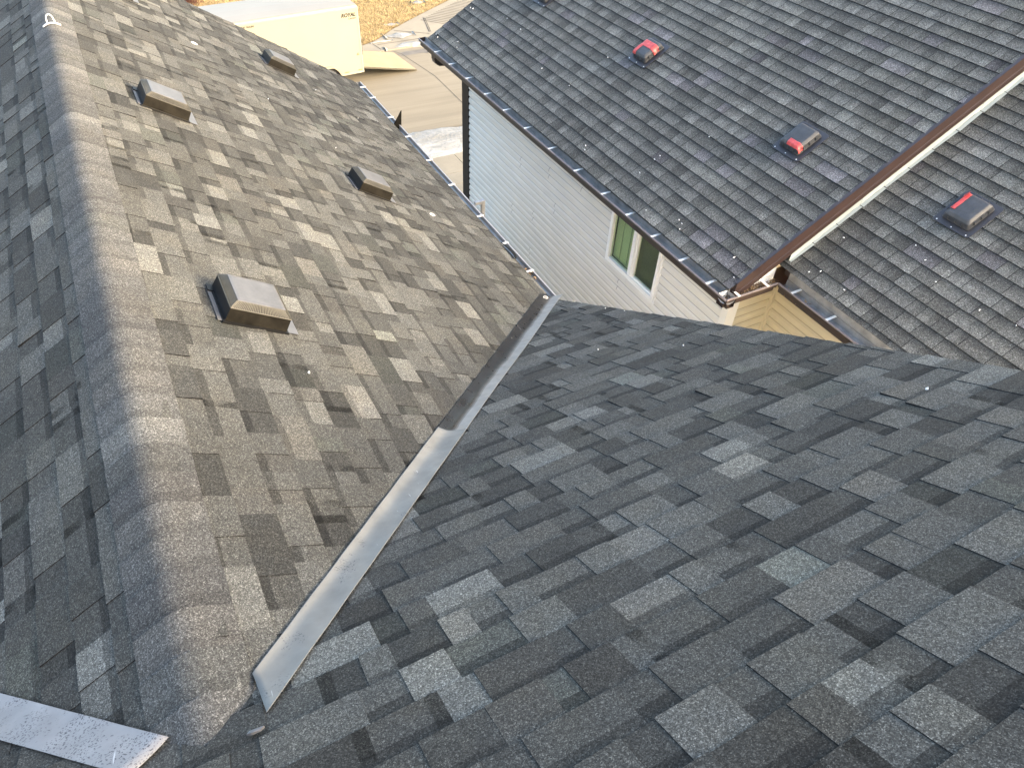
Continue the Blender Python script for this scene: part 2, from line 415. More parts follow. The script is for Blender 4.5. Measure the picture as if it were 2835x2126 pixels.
# near pavement: slabs with real gaps over a grimy bed
def slabs(name, rects, bed):
    mb = MB(); x0, x1, y0, y1 = bed
    mb.face([(x0, y0, .002), (x1, y0, .002), (x1, y1, .002), (x0, y1, .002)], 1)
    for a, b, c, d in rects: mb.box(a+.007, b-.007, c+.007, d-.007, .0025, .03)
    return tag(mb.build(name, [M_CONC, M_JOINT]), kind='structure')
rects = []
for i in range(-6, 10):
    a = 8.165+(i-1)*1.55
    rects.append((a, a+1.55, 17.18, 18.3))
for a, b in ((-2, 2.2), (2.2, 5.3), (5.3, 9.6), (9.6, 13.5)):
    for c, d in ((16.56, 17.18), (14.6, 16.56), (12.6, 14.6), (10.6, 12.6)): rects.append((a, b, c, d))
slabs('pavement', rects, (-3, 24, 10.6, 18.3))
rng = random.Random(3)
def mound(name, x0, x1, y0, y1, nx, ny, h, wob, mat, z=.004, seed=1, ragged=.0, kind='structure'):
    rg = random.Random(seed); mb = MB(); ph = [rg.uniform(0, 6.28) for _ in range(8)]
    def wave(x, k): return sum(math.sin(x*f+ph[(i+k) % 8])/(i+1) for i, f in enumerate((1.1, 2.7, 5.3, 11.)))
    G = []
    for i in range(nx+1):
        x = x0+(x1-x0)*i/nx; ya = y0+wob*wave(x, 0)*.6; yb = y1+wob*wave(x, 3)
        tap = min(1, ragged and min(i, nx-i)/(nx*ragged) or 1)
        ym = (ya+yb)/2; row = []
        for j in range(ny+1):
            t = j/ny; y = ym+(ya+(yb-ya)*t-ym)*max(.03, tap); e = math.sin(math.pi*t)**.5
            row.append((x+rg.uniform(-.02, .02), y, z+e*tap*h*(.55+.3*math.sin(x*3.1+y*4.2)+.45*rg.random())))
        G.append(row)
    for i in range(nx):
        for j in range(ny): mb.face([G[i][j], G[i+1][j], G[i+1][j+1], G[i][j+1]])
    return tag(mb.build(name, mat, smooth=True), kind=kind)
mound('snow', -40, 60, 18.12, 19.95, 420, 16, .1, .09, M_ICE, seed=5)
mound('snow', 9.3, 22, 26.75, 27.35, 90, 8, .14, .1, M_ICE, seed=6, ragged=.12)
mound('snow', 9.75, 10.95, 27.75, 28.45, 26, 10, .06, .12, M_ICE, .05, seed=8, ragged=.5)
mound('snow', 9.0, 9.9, 27.62, 27.8, 20, 5, .04, .05, M_ICE, .05, seed=9, ragged=.5)
mound('snow', 10.2, 10.8, 29.2, 29.5, 14, 5, .06, .05, M_ICE, .05, seed=11, ragged=.5)
mound('snow', 12.3, 12.9, 31.4, 31.8, 14, 5, .06, .05, M_ICE, .05, seed=12, ragged=.5)
# far kerb + corner pavement with scored ramp
curve = [(-60, 27.55), (4, 27.55), (7.5, 27.56), (8.65, 27.65), (9.1, 27.85), (9.5, 28.12), (10.33, 28.89), (11.5, 29.75), (12.72, 30.6), (14.21, 31.61), (18, 34.2), (26, 40)]
mb = MB(); K = [(x, y) for x, y in curve]
lowr = [(x, 26.86) for x, y in K]
for i in range(len(K)-1):
    (xa, ya), (xb, yb) = K[i], K[i+1]
    mb.face([(xa, 26.86, .03), (xb, 26.86, .03), (xb, yb, .035), (xa, ya, .035)])
mb.face([(26, 26.86, .03), (90, 26.86, .03), (90, 40, .035), (26, 40, .035)])
mb.face([(-60, 26.86, -.01), (90, 26.86, -.01), (90, 26.86, .03), (-60, 26.86, .03)])
def strip(a, b, w=.03, z=.0395):
    a, b = Vector((*a, 0)), Vector((*b, 0)); t = (b-a).normalized(); q = Vector((-t.y, t.x, 0))*w/2; zz = Vector((0, 0, z))
    mb.face([a-q+zz, b-q+zz, b+q+zz, a+q+zz], 1)
dirc = Vector((1.49, 1.05)).normalized()
for k in range(22):
    s0 = Vector((11.72, 29.55))+dirc*(.16+.2*k); strip(s0-Vector((.0, .12)), s0+Vector((1.25, -1.5)), .045)
strip((12.05, 29.75), (11.62, 28.1), .035); strip((12.11, 29.72), (11.68, 28.08), .02)
strip((10.35, 28.75), (11.55, 27.9), .035); strip((9.2, 27.5), (11.6, 27.55), .03); strip((9.05, 27.75), (9.15, 27.0), .025)
tag(mb.build('far_pavement', [M_CONC, M_JOINT]), kind='structure')
flat_sheet('lawn_soil', [(x, y) for x, y in curve]+[(26, 60), (-60, 60)], .045, M_TURF)
flat_sheet('far_path', [(-30, 36.2), (7.4, 36.2), (7.4, 40), (-30, 40)], .06, M_PALE)
# dead grass
mb = MB(); rg = random.Random(21); cnt = 0
def lawn_y(x):
    for i in range(len(curve)-1):
        if curve[i][0] <= x <= curve[i+1][0]:
            t = (x-curve[i][0])/(curve[i+1][0]-curve[i][0]); return curve[i][1]+t*(curve[i+1][1]-curve[i][1])
    return 99
while cnt < 30000:
    x = rg.uniform(2.6, 15.2); y = rg.uniform(27.5, 35.5)
    if y < lawn_y(x)-.05+.12*rg.random() or (x < 7.4 and y < 33.5): continue
    cnt += 1; a = rg.gauss(.5, 1.0); l = rg.uniform(.05, .15); h = rg.uniform(.015, .07); d = Vector((math.cos(a), math.sin(a), 0))*l
    q = Vector((-d.y, d.x, 0)).normalized()*rg.uniform(.006, .014); p = Vector((x, y, .046))
    mb.face([p-q, p+q, p+d+Vector((0, 0, h))])
tag(mb.build('dead_grass', M_BLADE), 'matted straw coloured dead grass of the lawn across the street', 'grass', kind='stuff')
# crack and stains on the street
mb = MB(); pts = [(9.55, 26.75), (9.74, 26.38), (9.83, 25.6), (9.97, 24.6), (10.05, 23.92), (10.02, 22.8), (9.98, 21.5), (10.06, 20.2)]
for (xa, ya), (xb, yb) in zip(pts, pts[1:]): mb.face([(xa-.012, ya, .004), (xa+.012, ya, .004), (xb+.012, yb, .004), (xb-.012, yb, .004)])
tag(mb.build('street_crack', M_JOINT), kind='structure')
m_st = new_mat('damp_concrete', (.19, .165, .13), .6)
nn = N(m_st); nn.base(nn.ramp(nn.noise(2.2, 6), [(.35, (.085, .075, .06)), (.65, (.13, .115, .09))]))
def stain(cx, cy, rx, ry, seed):
    rg = random.Random(seed); mb = MB()
    mb.face([(cx+rx*math.cos(t)*k, cy+ry*math.sin(t)*k, .0035) for t, k in [(6.283*i/28, rg.uniform(.75, 1.1)) for i in range(28)]])
    tag(mb.build('damp_patch', m_st), kind='structure')
stain(10.9, 26.35, 1.5, .25, 1); stain(12.5, 26.2, 1.8, .3, 2); stain(8.05, 19.98, .55, .09, 3)

# ================================================================== OWN HOUSE
HA = empty('house', (0, 3, 0), 'near house with mottled charcoal shingles, black vents and a metal valley flashing', 'house')
r1 = roof_mesh(F1, [[(XR, APY, 0), (XE, EY1, 0), (XE, YF, 0), (XR, YF, 0)]], .02, 'A', 11)
# polygons are given in plan; put them on the planes
def on(zf, pts): return [(x, y, zf(x, y)) for x, y in pts]
def slope(name, fr, zf, polys, off, seed, parent, mat, style='A', label=None):
    o = roof_mesh(fr, [on(zf, p) for p in polys], off, style, seed).build(name, mat, parent, color=True)
    if label: o['label'] = label
    return o
f1 = lambda x, y: z1(x); f0 = lambda x, y: z0(x); f2 = lambda x, y: z2(y)
XL0 = -3.8; YL0 = .566-1.008*XL0
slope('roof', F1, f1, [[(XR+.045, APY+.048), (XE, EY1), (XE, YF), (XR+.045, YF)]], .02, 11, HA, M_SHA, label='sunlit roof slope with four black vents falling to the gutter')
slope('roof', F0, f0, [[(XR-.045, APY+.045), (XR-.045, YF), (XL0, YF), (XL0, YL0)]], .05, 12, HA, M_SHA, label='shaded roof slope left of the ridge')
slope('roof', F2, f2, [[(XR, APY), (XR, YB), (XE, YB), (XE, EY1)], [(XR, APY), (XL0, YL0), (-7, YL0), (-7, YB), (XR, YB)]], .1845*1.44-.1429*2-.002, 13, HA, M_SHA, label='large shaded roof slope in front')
# deck + fascia + back slope under the shingles
mb = MB()
def slab(pts, zf, th):
    a = [Vector((x, y, zf(x, y)-.004)) for x, y in pts]; b = [p-Vector((0, 0, th)) for p in a]
    mb.face(a); mb.face(b[::-1])
    for i in range(len(a)): j = (i+1) % len(a); mb.face([b[i], b[j], a[j], a[i]])
slab([(XR+.045, APY+.048), (XE-.012, EY1), (XE-.012, YF-.012), (XR+.045, YF-.012)], f1, .16)
slab([(XL0, YL0), (XR-.045, APY+.045), (XR-.045, YF-.012), (XL0, YF-.012)], f0, .16)
slab([(XR, APY), (XR, YB), (XE-.012, YB), (XE-.012, EY1)], f2, .16)
slab([(XR, APY), (XL0, YL0), (-7, YL0), (-7, YB), (XR, YB)], f2, .16)
slab([(-7, YB), (-7, -9), (XE-.012, -9), (XE-.012, YB)], lambda x, y: z2(YB)+P2*(y-YB), .16)
mb.build('roof_deck', M_GUT, HA)
# ridge caps, from the far gable towards the camera
mb = MB(); rg = random.Random(5); y = YF
def ridge_pt(a, w_):      # a: arc distance, left negative
    sl, sr = Vector((-1, 0, -P0)).normalized(), Vector((1, 0, -P1)).normalized(); top = Vector((XR, 0, z1(XR)))
    r = .05
    if abs(a) < r:
        t = (a/r+1)/2; A = top+sl*r; B = top+sr*r
        p = A*(1-t)**2+top*2*t*(1-t)+B*t*t
    else: p = top+(sl if a < 0 else sr)*abs(a)
    nrm = Vector((P1, 0, 1)).normalized() if a > r else (Vector((-P0, 0, 1)).normalized() if a < -r else Vector((P1*a/r, 0, 1)).normalized())
    return p+nrm*w_
arcs = [-.162, -.11, -.05, -.038, -.025, -.012, 0, .012, .025, .038, .05, .11, .162]
while y > APY-.30:
    col = palette_a(rg); col = tuple(c*.62+.078*.5 for c in col); ya, yb = y-E-.02, y+.001
    jl, jr = rg.uniform(-.001, .002), rg.uniform(-.001, .002)
    AR = [arcs[0]-jl]+arcs[1:-1]+[arcs[-1]+jr]
    A = [ridge_pt(a, .009)+Vector((0, ya, 0)) for a in AR]; B = [ridge_pt(a, .0135)+Vector((0, yb+rg.uniform(-.002, .002), 0)) for a in AR]; Bl = [ridge_pt(a, .008)+Vector((0, yb, 0)) for a in AR]
    zlim = lambda p: p
    for i in range(len(AR)-1):
        if yb > APY-.25 or True:
            Cm = [A[q].lerp(B[q], .42) for q in (i, i+1)]; dk_ = tuple(c*.84 for c in col)
            mb.face([A[i], A[i+1], Cm[1], Cm[0]], 0, dk_); mb.face([Cm[0], Cm[1], B[i+1], B[i]], 0, col); mb.face([B[i], B[i+1], Bl[i+1], Bl[i]], 0, BUTT)
    for i, s in ((0, 1), (-1, -1)):
        q = [A[i], B[i], ridge_pt(AR[i], .003)+Vector((0, yb, 0)), ridge_pt(AR[i], .003)+Vector((0, ya, 0))]
        mb.face(q if s < 0 else q[::-1], 0, (.15, .14, .11))  # sunlit edge line painted as a pale colour on both cap edges
    y -= E
oc = mb.build('ridge_cap', M_SHA, HA, color=True)
# valley flashings
def right_valley(t, e, lift):
    vd = Vector((1, 1.0756)).normalized(); pr = Vector((-vd.y, vd.x)); q = Vector((0, 1.254))+vd*t+pr*e
    zz = max(z1(q.x), z2(q.y)); k = .012
    zz += .5*(math.sqrt((z1(q.x)-z2(q.y))**2+.0003)-abs(z1(q.x)-z2(q.y)))
    return Vector((q.x, q.y, zz+k+lift))
def left_valley(t, e, lift):
    vd = Vector((-1, 1.008)).normalized(); pr = Vector((vd.y, -vd.x)); q = Vector((0, .566))+vd*t+pr*e
    d = z0(q.x)-z2(q.y); zz = max(z0(q.x), z2(q.y))+.5*(math.sqrt(d*d+.0003)-abs(d))
    return Vector((q.x, q.y, zz+.012+lift))
def flash(name, fn, t0, t1, ea, eb, lift, mat, slant=(0, 0), seed=1, label=None):
    rg = random.Random(seed); ph = rg.uniform(0, 6)
    def f(a, b):
        e0, e1 = ea(a), eb(a); e = e0+(e1-e0)*b
        ts, te = t0+slant[0]*(b-.5), t1+slant[1]*(b-.5); t = ts+(te-ts)*a
        p = fn(t, e, lift+.0018*math.sin(7*t+ph)*math.sin(3.1*b)+.0012*math.sin(23*t+5*b)); return p, Vector((0, 0, 1))
    nc = 40; mb = MB(); mb.sheet(f, 60, nc, .0016)
    if isinstance(mat, list):                      # dark reflection painted into one half, fading in steps across
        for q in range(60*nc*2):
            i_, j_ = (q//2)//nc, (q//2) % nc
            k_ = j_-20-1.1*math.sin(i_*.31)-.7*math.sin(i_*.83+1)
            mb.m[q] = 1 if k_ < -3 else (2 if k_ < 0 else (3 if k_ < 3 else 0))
    o = mb.build(name, mat, HA, smooth=True)
    if label: o['label'] = label
flash('valley_flashing', right_valley, 1.36, 4.36, lambda a: .048+.042*a, lambda a: -.098+.004*math.sin(9*a), 0, [M_FL_DARK, M_FL_REFL, M_FL_REFL1, M_FL_REFL2], (.03, .12), 2, 'shiny bare metal upper length of valley flashing')
flash('valley_flashing', right_valley, -.31, 1.40, lambda a: .016+.032*a, lambda a: -.108+.008*a, .004, M_FL_GREY, (-.11, .03), 3, 'dull grey lower length of valley flashing with a square cut end')
flash('valley_flashing', left_valley, .60, 3.6, lambda a: .0+.05*a, lambda a: -.115+.0*a, .002, M_FL_LEFT, (.02, 0), 4, 'dirty grey flashing of the left valley with black granules on it')
# gutter of the own house
def gutter_profile(s):     # 2D: q from outer lip inward, z
    o = [(0, .0), (-.004, -.012), (.004, -.022), (.012, -.05), (.03, -.062), (.034, -.112), (.122, -.112), (.122, .006)]
    i = [(.118, .006), (.114, -.05), (.07, -.066), (.034, -.06), (.016, -.047), (.012, -.03), (.012, -.004), (.014, 0)]
    return o+i
def gutter(name, parent, axis, lip, z, a0, a1, mats, hang, sgn=1, cap0=True, cap1=True):
    """axis 'y': runs along y, lip at x=lip and the trough towards lip+sgn*q"""
    T = (lambda q, zz, a: Vector((lip+sgn*q, a, z+zz))) if axis == 'y' else (lambda q, zz, a: Vector((a, lip+sgn*q, z+zz)))
    mb = MB(); pr = gutter_profile(1); k = len(pr)
    for i in range(k):
        j = (i+1) % k; mi = 1 if 8 <= i <= 12 else (2 if i in (13, 14, 15, 0) else 0)
        mb.face([T(*pr[i], a0), T(*pr[j], a0), T(*pr[j], a1), T(*pr[i], a1)], mi)
    for a, c in ((a0, cap0), (a1, cap1)):
        if c: mb.face([T(q, zz, a) for q, zz in pr[:8]], 0)
    o = mb.build(name, mats, parent)
    for hcen in hang:
        h = MB(); rr = .013
        for (q0, q1, za, zb) in ((-.003, .05, .001, .005), (.05, .12, .003, .007)):
            P = [T(q, zz, a) for zz in (za, zb) for a in (hcen-rr, hcen+rr) for q in (q0, q1)]
            for f in ((0, 2, 3, 1), (4, 5, 7, 6), (0, 1, 5, 4), (2, 6, 7, 3), (0, 4, 6, 2), (1, 3, 7, 5)): h.face([P[i] for i in f])
        ho = h.build('hanger', M_WHITE); ho.parent = o
        # parent offset: part meshes are stored relative to the thing
        ho.data.transform(Matrix.Translation(-Vector(parent.location)))
    return o
ZEA = z1(XE)-.035
gutter('gutter', HA, 'y', 3.045, ZEA, 4.33, 10.0, [M_GUT, M_GUT, M_GUTW], [9.8, 9.41, 8.73, 8.12, 7.44, 6.79, 6.05, 5.47, 4.93], -1)
# walls under the own roof
mb = MB()
mb.face([(2.55, 1.2, 0), (2.55, 9.5, 0), (2.55, 9.5, z1(2.55)-.17), (2.55, 1.2, z1(2.55)-.17)])
mb.face([(2.55, 9.5, 0), (-3.3, 9.5, 0), (-3.3, 9.5, z0(-3.3)-.17), (XR, 9.5, z1(XR)-.17), (2.55, 9.5, z1(2.55)-.17)])
mb.face([(-3.3, 9.5, 0), (-3.3, 4.0, 0), (-3.3, 4.0, z0(-3.3)-.17), (-3.3, 9.5, z0(-3.3)-.17)])
mb.face([(2.57, -8.5, 0), (2.57, 4.1, 0), (2.57, 4.1, z2(4.1)-.17), (2.57, YB, z2(YB)-.17), (2.57, -8.5, z2(YB)+P2*(-8.5-YB)-.17)])
mb.face([(-6.6, 3.9, 0), (-3.3, 3.9, 0), (-3.3, 3.9, z2(3.9)-.17), (-6.6, 3.9, z2(3.9)-.17)])
mb.build('wall', M_SID, HA)
# rake boards of the far gable and of the big slope
mb = MB()
for zf, xa, xb in ((z1, XR, XE), (z0, XL0, XR)):
    mb.face([(xa, YF, zf(xa)-.17), (xb, YF, zf(xb)-.17), (xb, YF, zf(xb)-.002), (xa, YF, zf(xa)-.002)][::-1])
mb.build('rake_board', M_WHITE, HA); mb = MB()
mb.face([(XE, YB, z2(YB)-.17), (XE, EY1-.02, z2(EY1-.02)-.17), (XE, EY1-.02, z2(EY1-.02)-.003), (XE, YB, z2(YB)-.003)])
mb.build('rake_board', M_WHITE, HA)

# ================================================================== NEIGHBOUR HOUSE
HB = empty('house', (8.5, 5, 0), 'neighbouring house with grey siding, brown gutters and wide grey shingles', 'house')
YR, YNF, XRB = 3.67, 10.78, 8.75
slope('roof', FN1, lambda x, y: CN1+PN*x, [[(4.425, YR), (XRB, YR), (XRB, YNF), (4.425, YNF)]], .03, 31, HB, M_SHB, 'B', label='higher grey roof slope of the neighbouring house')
slope('roof', FN2, lambda x, y: CN2+PN*x, [[(5.075, -6), (13, -6), (13, YR+.2), (5.075, YR+.2)]], .09, 32, HB, M_SHB, 'B', label='lower grey roof slope of the neighbouring house beside the brown rake')  # slope lengthened to an unseen far ridge to shade the own eave
mb = MB()
zn1 = lambda x, y: CN1+PN*x; zn2 = lambda x, y: CN2+PN*x
slab([(4.495, YR+.012), (XRB, YR+.012), (XRB, YNF-.012), (4.495, YNF-.012)], zn1, .15)
slab([(5.15, -6), (13, -6), (13, YR+.012), (5.15, YR+.012)], zn2, .15)
slab([(XRB, YR+.012), (13.4, YR+.012), (13.4, YNF-.012), (XRB, YNF-.012)], lambda x, y: CN1+PN*XRB-PN*(x-XRB), .15)
slab([(13, -6), (20, -6), (20, YR+.012), (13, YR+.012)], lambda x, y: CN2+PN*13-PN*(x-13), .15)
mb.build('roof_deck', M_FASC, HB)
# rake fascia: ribbed brown board with a drip edge, and the pale step flashing beneath it
mb = MB()
zr = lambda x: CN1+PN*x
def rake_band(d0, d1, y, xa=4.52, xb=XRB, mi=0):
    mb.face([(xa, y, zr(xa)-d1), (xb, y, zr(xb)-d1), (xb, y, zr(xb)-d0), (xa, y, zr(xa)-d0)], mi)
prof = [(-.016, YR-.012), (.03, YR-.012), (.032, YR-.006), (.075, YR-.006), (.078, YR-.002), (.125, YR-.002), (.128, YR-.006), (.2, YR-.006), (.2, YR+.03), (-.006, YR+.03)]
mb.prism(prof, lambda p: Vector((4.50, p[1], zr(4.50)-p[0])), lambda p: Vector((XRB, p[1], zr(XRB)-p[0])))
mb.build('rake_fascia', M_FASC, HB)
mb = MB(); x = 5.14; rg = random.Random(4)
while x < 8.6:
    l = E/math.sqrt(1+PN*PN)*2*.98; dz = zr(1)-zr(0)
    xa, xb = x, x+l; y0 = YR+.004+(.001 if rg.random() < .5 else -.001); lo = rg.uniform(-.012, .01)
    P = [(xa, y0, zr(xa)-.195), (xb, y0, zr(xb)-.195), (xb, y0, zn2(xb, 0)+.012), ((xa*.3+xb*.7), y0, zn2(xa*.3+xb*.7, 0)+.018+lo*.3), (xa, y0, zn2(xa, 0)+.012)]
    A = [Vector(p) for p in P]; B = [p+Vector((0, .003, 0)) for p in A]
    mb.face(A[::-1]); mb.face(B)
    for i in range(5): j = (i+1) % 5; mb.face([A[i], A[j], B[j], B[i]])
    # the leg that lies on the lower roof
    f = [(xa, y0, zn2(xa, 0)+.0135), (xb-.004, y0, zn2(xb-.004, 0)+.0135), (xb-.004, y0-.035, zn2(xb-.004, 0)+.0135), (xa, y0-.035-lo, zn2(xa, 0)+.0135)]
    mb.face([Vector(q) for q in f][::-1])
    x = xb+.003
mb.build('step_flashing', M_STEP, HB)
# walls with lapped siding
def siding(mb, T, a0, a1, z0_, z1_, seams=(), e=.108, mi=0, hole=None):
    """T(a, out, z): a along the wall, out = proud of the wall plane"""
    k = 0; zt = z1_
    while zt > z0_:
        zb = max(z0_, zt-e)
        cuts = sorted([a0]+[s for s, zs in seams if abs(zs-(zt+zb)/2) < e and a0 < s < a1]+[a1])
        for ci in range(len(cuts)-1):
            a, b = cuts[ci]+(.002 if ci else 0), cuts[ci+1]-(.002 if ci < len(cuts)-2 else 0)
            o = .0014*(ci % 2)
            h = zt-zb; prf = [(-.010, zt), (-.010, zt-h*.10), (.0005, zt-h*.23), (.003, zt-h*.275), (.0165, zt-h*.46), (.0175, zt-h*.51), (.0195, zb+h*.03), (.019, zb), (-.010, zb)]
            runs = [(a, b, prf)]
            if hole and zt > hole[2] and a < hole[1] and b > hole[0]:
                runs = [(p, q, prf) for p, q in ((a, hole[0]), (hole[1], b)) if q > p]
                if zb < hole[2]: runs.append((max(a, hole[0]), min(b, hole[1]), [(p, min(z, hole[2])) for p, z in prf]))
            for a, b, prf in runs:
                for i in range(len(prf)-1):
                    (p, za), (q, zc) = prf[i], prf[i+1]
                    if za == zc and p == q: continue
                    mb.face([T(a, p+o, za), T(a, q+o, zc), T(b, q+o, zc), T(b, p+o, za)], 2 if i == 2 else mi)  # shade line under each lap painted as a darker strip
        zt -= e
XW, XI, YJ, YW = 4.80, 5.42, 3.915, 10.26
seams = [(8.322, 5.139), (9.103, 4.701), (7.53, 5.358), (6.728, 5.536), (7.315, 4.918), (7.881, 4.473), (8.52, 4.254), (7.912, 3.817), (5.702, 4.693), (7.135, 5.85), (9.4, 3.3), (6.6, 3.2), (5.2, 3.0), (8.9, 2.4), (7.4, 1.9), (6.0, 1.4), (8.1, 1.0)]
mb = MB(); ZT = ZC-4.06
HOLE = (5.01-.026, 6.0+.026, ZC-5.125-.026)
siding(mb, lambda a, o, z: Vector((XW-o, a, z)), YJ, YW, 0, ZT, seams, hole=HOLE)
# backing, other walls
for ya_, yb_, zz_ in ((YJ, HOLE[0], ZT+.1), (HOLE[0], HOLE[1], HOLE[2]), (HOLE[1], YW, ZT+.1)): mb.face([(XW+.02, ya_, 0), (XW+.02, yb_, 0), (XW+.02, yb_, zz_), (XW+.02, ya_, zz_)], 1)
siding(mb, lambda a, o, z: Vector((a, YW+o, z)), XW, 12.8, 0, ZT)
mb.face([(XW, YW, ZT), (XRB, YW, zr(XRB)-.2), (12.8, YW, ZT)], 0)
mb.face([(12.8, -5.6, 0), (12.8, YW, 0), (12.8, YW, ZT), (12.8, -5.6, ZT)], 0)
mb.build('wall', [M_SID, M_DARK, M_LAPSH], HB)
mb = MB()
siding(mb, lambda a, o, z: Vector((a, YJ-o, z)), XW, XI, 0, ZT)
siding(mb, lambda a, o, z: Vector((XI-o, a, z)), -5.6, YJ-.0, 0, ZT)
mb.face([(XW, YJ+.025, 0), (XI, YJ+.025, 0), (XI, YJ+.025, ZT), (XW, YJ+.025, ZT)], 0)
mb.face([(XI+.02, -5.6, 0), (XI+.02, YJ, 0), (XI+.02, YJ, ZT), (XI+.02, -5.6, ZT)], 0)
o = mb.build('wall', [M_TAN, M_DARK, M_LAPSHT], HB); o['label'] = 'tan siding around the step in the wall'
# soffits
mb = MB()
mb.box(4.475, XW, YJ, YNF-.05, ZC-4.115, ZC-4.10); mb.box(4.475, XI+.0, 3.71, YJ-.002, ZC-4.115, ZC-4.10); mb.box(5.125, XI, -5.6, 3.705, ZC-4.115, ZC-4.10)
mb.build('soffit', M_FASC, HB)
# trims
mb = MB(); mb.box(XW-.03, XW+.012, YJ-.03, YJ+.055, 0, ZC-4.117); mb.box(XW+.013, XW+.10, YJ-.03, YJ+.01, 0, ZC-4.117)
o = mb.build('corner_trim', M_TRIM, HB)
mb = MB(); mb.box(XI-.045, XI+.001, YJ-.045, YJ+.001, 0, ZC-4.117); o = mb.build('corner_trim', M_TAN, HB); o['label'] = 'tan inside corner strip'
mb = MB(); mb.box(XW-.03, XW+.012, 10.05, YW+.02, 0, ZC-4.117); mb.box(XW+.013, XW+.12, YW+.018, YW+.034, 0, ZC-4.117)
o = mb.build('corner_trim', M_BLACK, HB); o['label'] = 'dark brown corner board at the street end of the wall'
# closed return box under the far eave
mb = MB(); pr = [(4.46, -4.10), (4.46, -4.20), (4.48, -4.26), (4.54, -4.30), (4.80, -4.33), (4.80, -4.10)]
mb.prism(pr, lambda p: Vector((p[0], 10.62, ZC+p[1]-.016)), lambda p: Vector((p[0], 10.74, ZC+p[1]-.016)))
mb.build('eave_return', M_BROWN, HB)
# gutters
ZG = ZC-3.985
gutter('gutter', HB, 'y', 4.35, ZG, 3.60, 10.98, [M_BROWN, M_BROWNI, M_LIP], [10.34, 9.81, 9.24, 8.65, 8.09, 7.51, 6.9, 6.3, 5.72, 5.24, 4.78, 4.31, 3.89], 1, False)
gj = gutter('gutter', HB, 'x', 3.60, ZG, 4.36, 5.0, [M_FASC, M_WHITE, M_LIP], [4.51, 4.87], 1, False, False)
gj['label'] = 'short gutter at the step with a white back and dead leaves'
gutter('gutter', HB, 'y', 5.0, ZG, -6, 3.60, [M_BROWN, M_BROWNI, M_LIP], [3.42, 2.98, 2.4, 1.8, 1.2, .6, 0], 1, False, False)
# drip edge / fascia behind gutters
mb = MB()
mb.box(4.474, 4.49, 3.72, YNF-.03, ZC-4.10, ZC-3.965); mb.box(5.124, 5.14, -6, 3.6, ZC-4.10, ZC-3.90)
mb.build('fascia', M_BROWNI, HB)
mb = MB(); mb.box(4.50, 5.06, 3.722, 3.73, ZC-4.10, ZC-3.90); mb.build('white_apron', M_WHITE, HB)
# window
WY0, WY1, WZ0, WZ1 = 5.01, 6.0, ZC-5.125, ZC-4.16
mb = MB()
def wbox(y0, y1, z0, z1, p0, p1): mb.box(XW-p1, XW-p0, y0, y1, z0, z1)
fw = .042
wbox(WY0, WY1, WZ0, WZ0+fw, -.03, .035); wbox(WY0, WY1, WZ1-fw, WZ1, -.03, .035)
wbox(WY0, WY0+fw, WZ0+fw, WZ1-fw, -.03, .035); wbox(WY1-fw, WY1, WZ0+fw, WZ1-fw, -.03, .035)
wbox(WY0-.028, WY1+.028, WZ0-.028, WZ0-.001, 0, .02); wbox(WY0-.028, WY0-.001, WZ0, WZ1, 0, .02); wbox(WY1+.001, WY1+.028, WZ0, WZ1, 0, .02)
MC = 5.5
wbox(MC-.012, MC+.045, WZ0+fw, WZ1-fw, -.03, .028); wbox(MC-.045, MC-.014, WZ0+fw, WZ1-fw, -.03, .012)
wbox(WY0+fw, MC-.045, WZ0+fw, WZ0+fw+.022, -.03, .008); wbox(WY0+fw, WY0+fw+.016, WZ0+fw+.022, WZ1-fw, -.03, .006)
win = mb.build('window', M_VINYL, HB)
def sub(mb, name, mat, par):
    o = mb.build(name, mat); o.data.transform(Matrix.Translation(-Vector(HB.location))); o.parent = par; return o
mb = MB(); mb.box(XW+.004, XW+.008, MC+.045, WY1-fw, WZ0+fw, WZ1-fw); sub(mb, 'pane', M_GLASS, win)
mb = MB(); mb.box(XW+.014, XW+.018, WY0+fw+.016, MC-.045, WZ0+fw+.022, WZ1-fw); sub(mb, 'pane', M_GLASS, win)
mb = MB(); z = WZ1-fw
while z > WZ0+fw+.06:
    mb.face([(XW+.056, MC+.046, z), (XW+.056, WY1-fw-.002, z), (XW+.045, WY1-fw-.002, z-.0205), (XW+.045, MC+.046, z-.0205)]); z -= .02
for yy in (MC+.16, MC+.31):
    mb.box(XW+.036, XW+.039, yy, yy+.005, WZ0+fw+.03, WZ1-fw, 1)
for k in range(3): mb.box(XW+.045, XW+.065, MC+.05, WY1-fw-.004, WZ0+fw+.006+.016*k, WZ0+fw+.016+.016*k)
sub(mb, 'blind', [M_BLIND, M_CORD], win)
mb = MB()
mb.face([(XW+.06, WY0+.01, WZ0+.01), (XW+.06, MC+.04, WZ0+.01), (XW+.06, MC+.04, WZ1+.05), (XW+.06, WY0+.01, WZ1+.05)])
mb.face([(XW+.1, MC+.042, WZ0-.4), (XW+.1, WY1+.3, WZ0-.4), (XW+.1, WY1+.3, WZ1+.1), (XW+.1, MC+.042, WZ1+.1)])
sub(mb, 'room_backing', M_ROOM, win)  # dark sheets standing in for the unlit room behind the panes
# open the wall behind the window: the siding runs behind the frame, so give the opening a dark lining in front of it
bpy.context.view_layer.update()

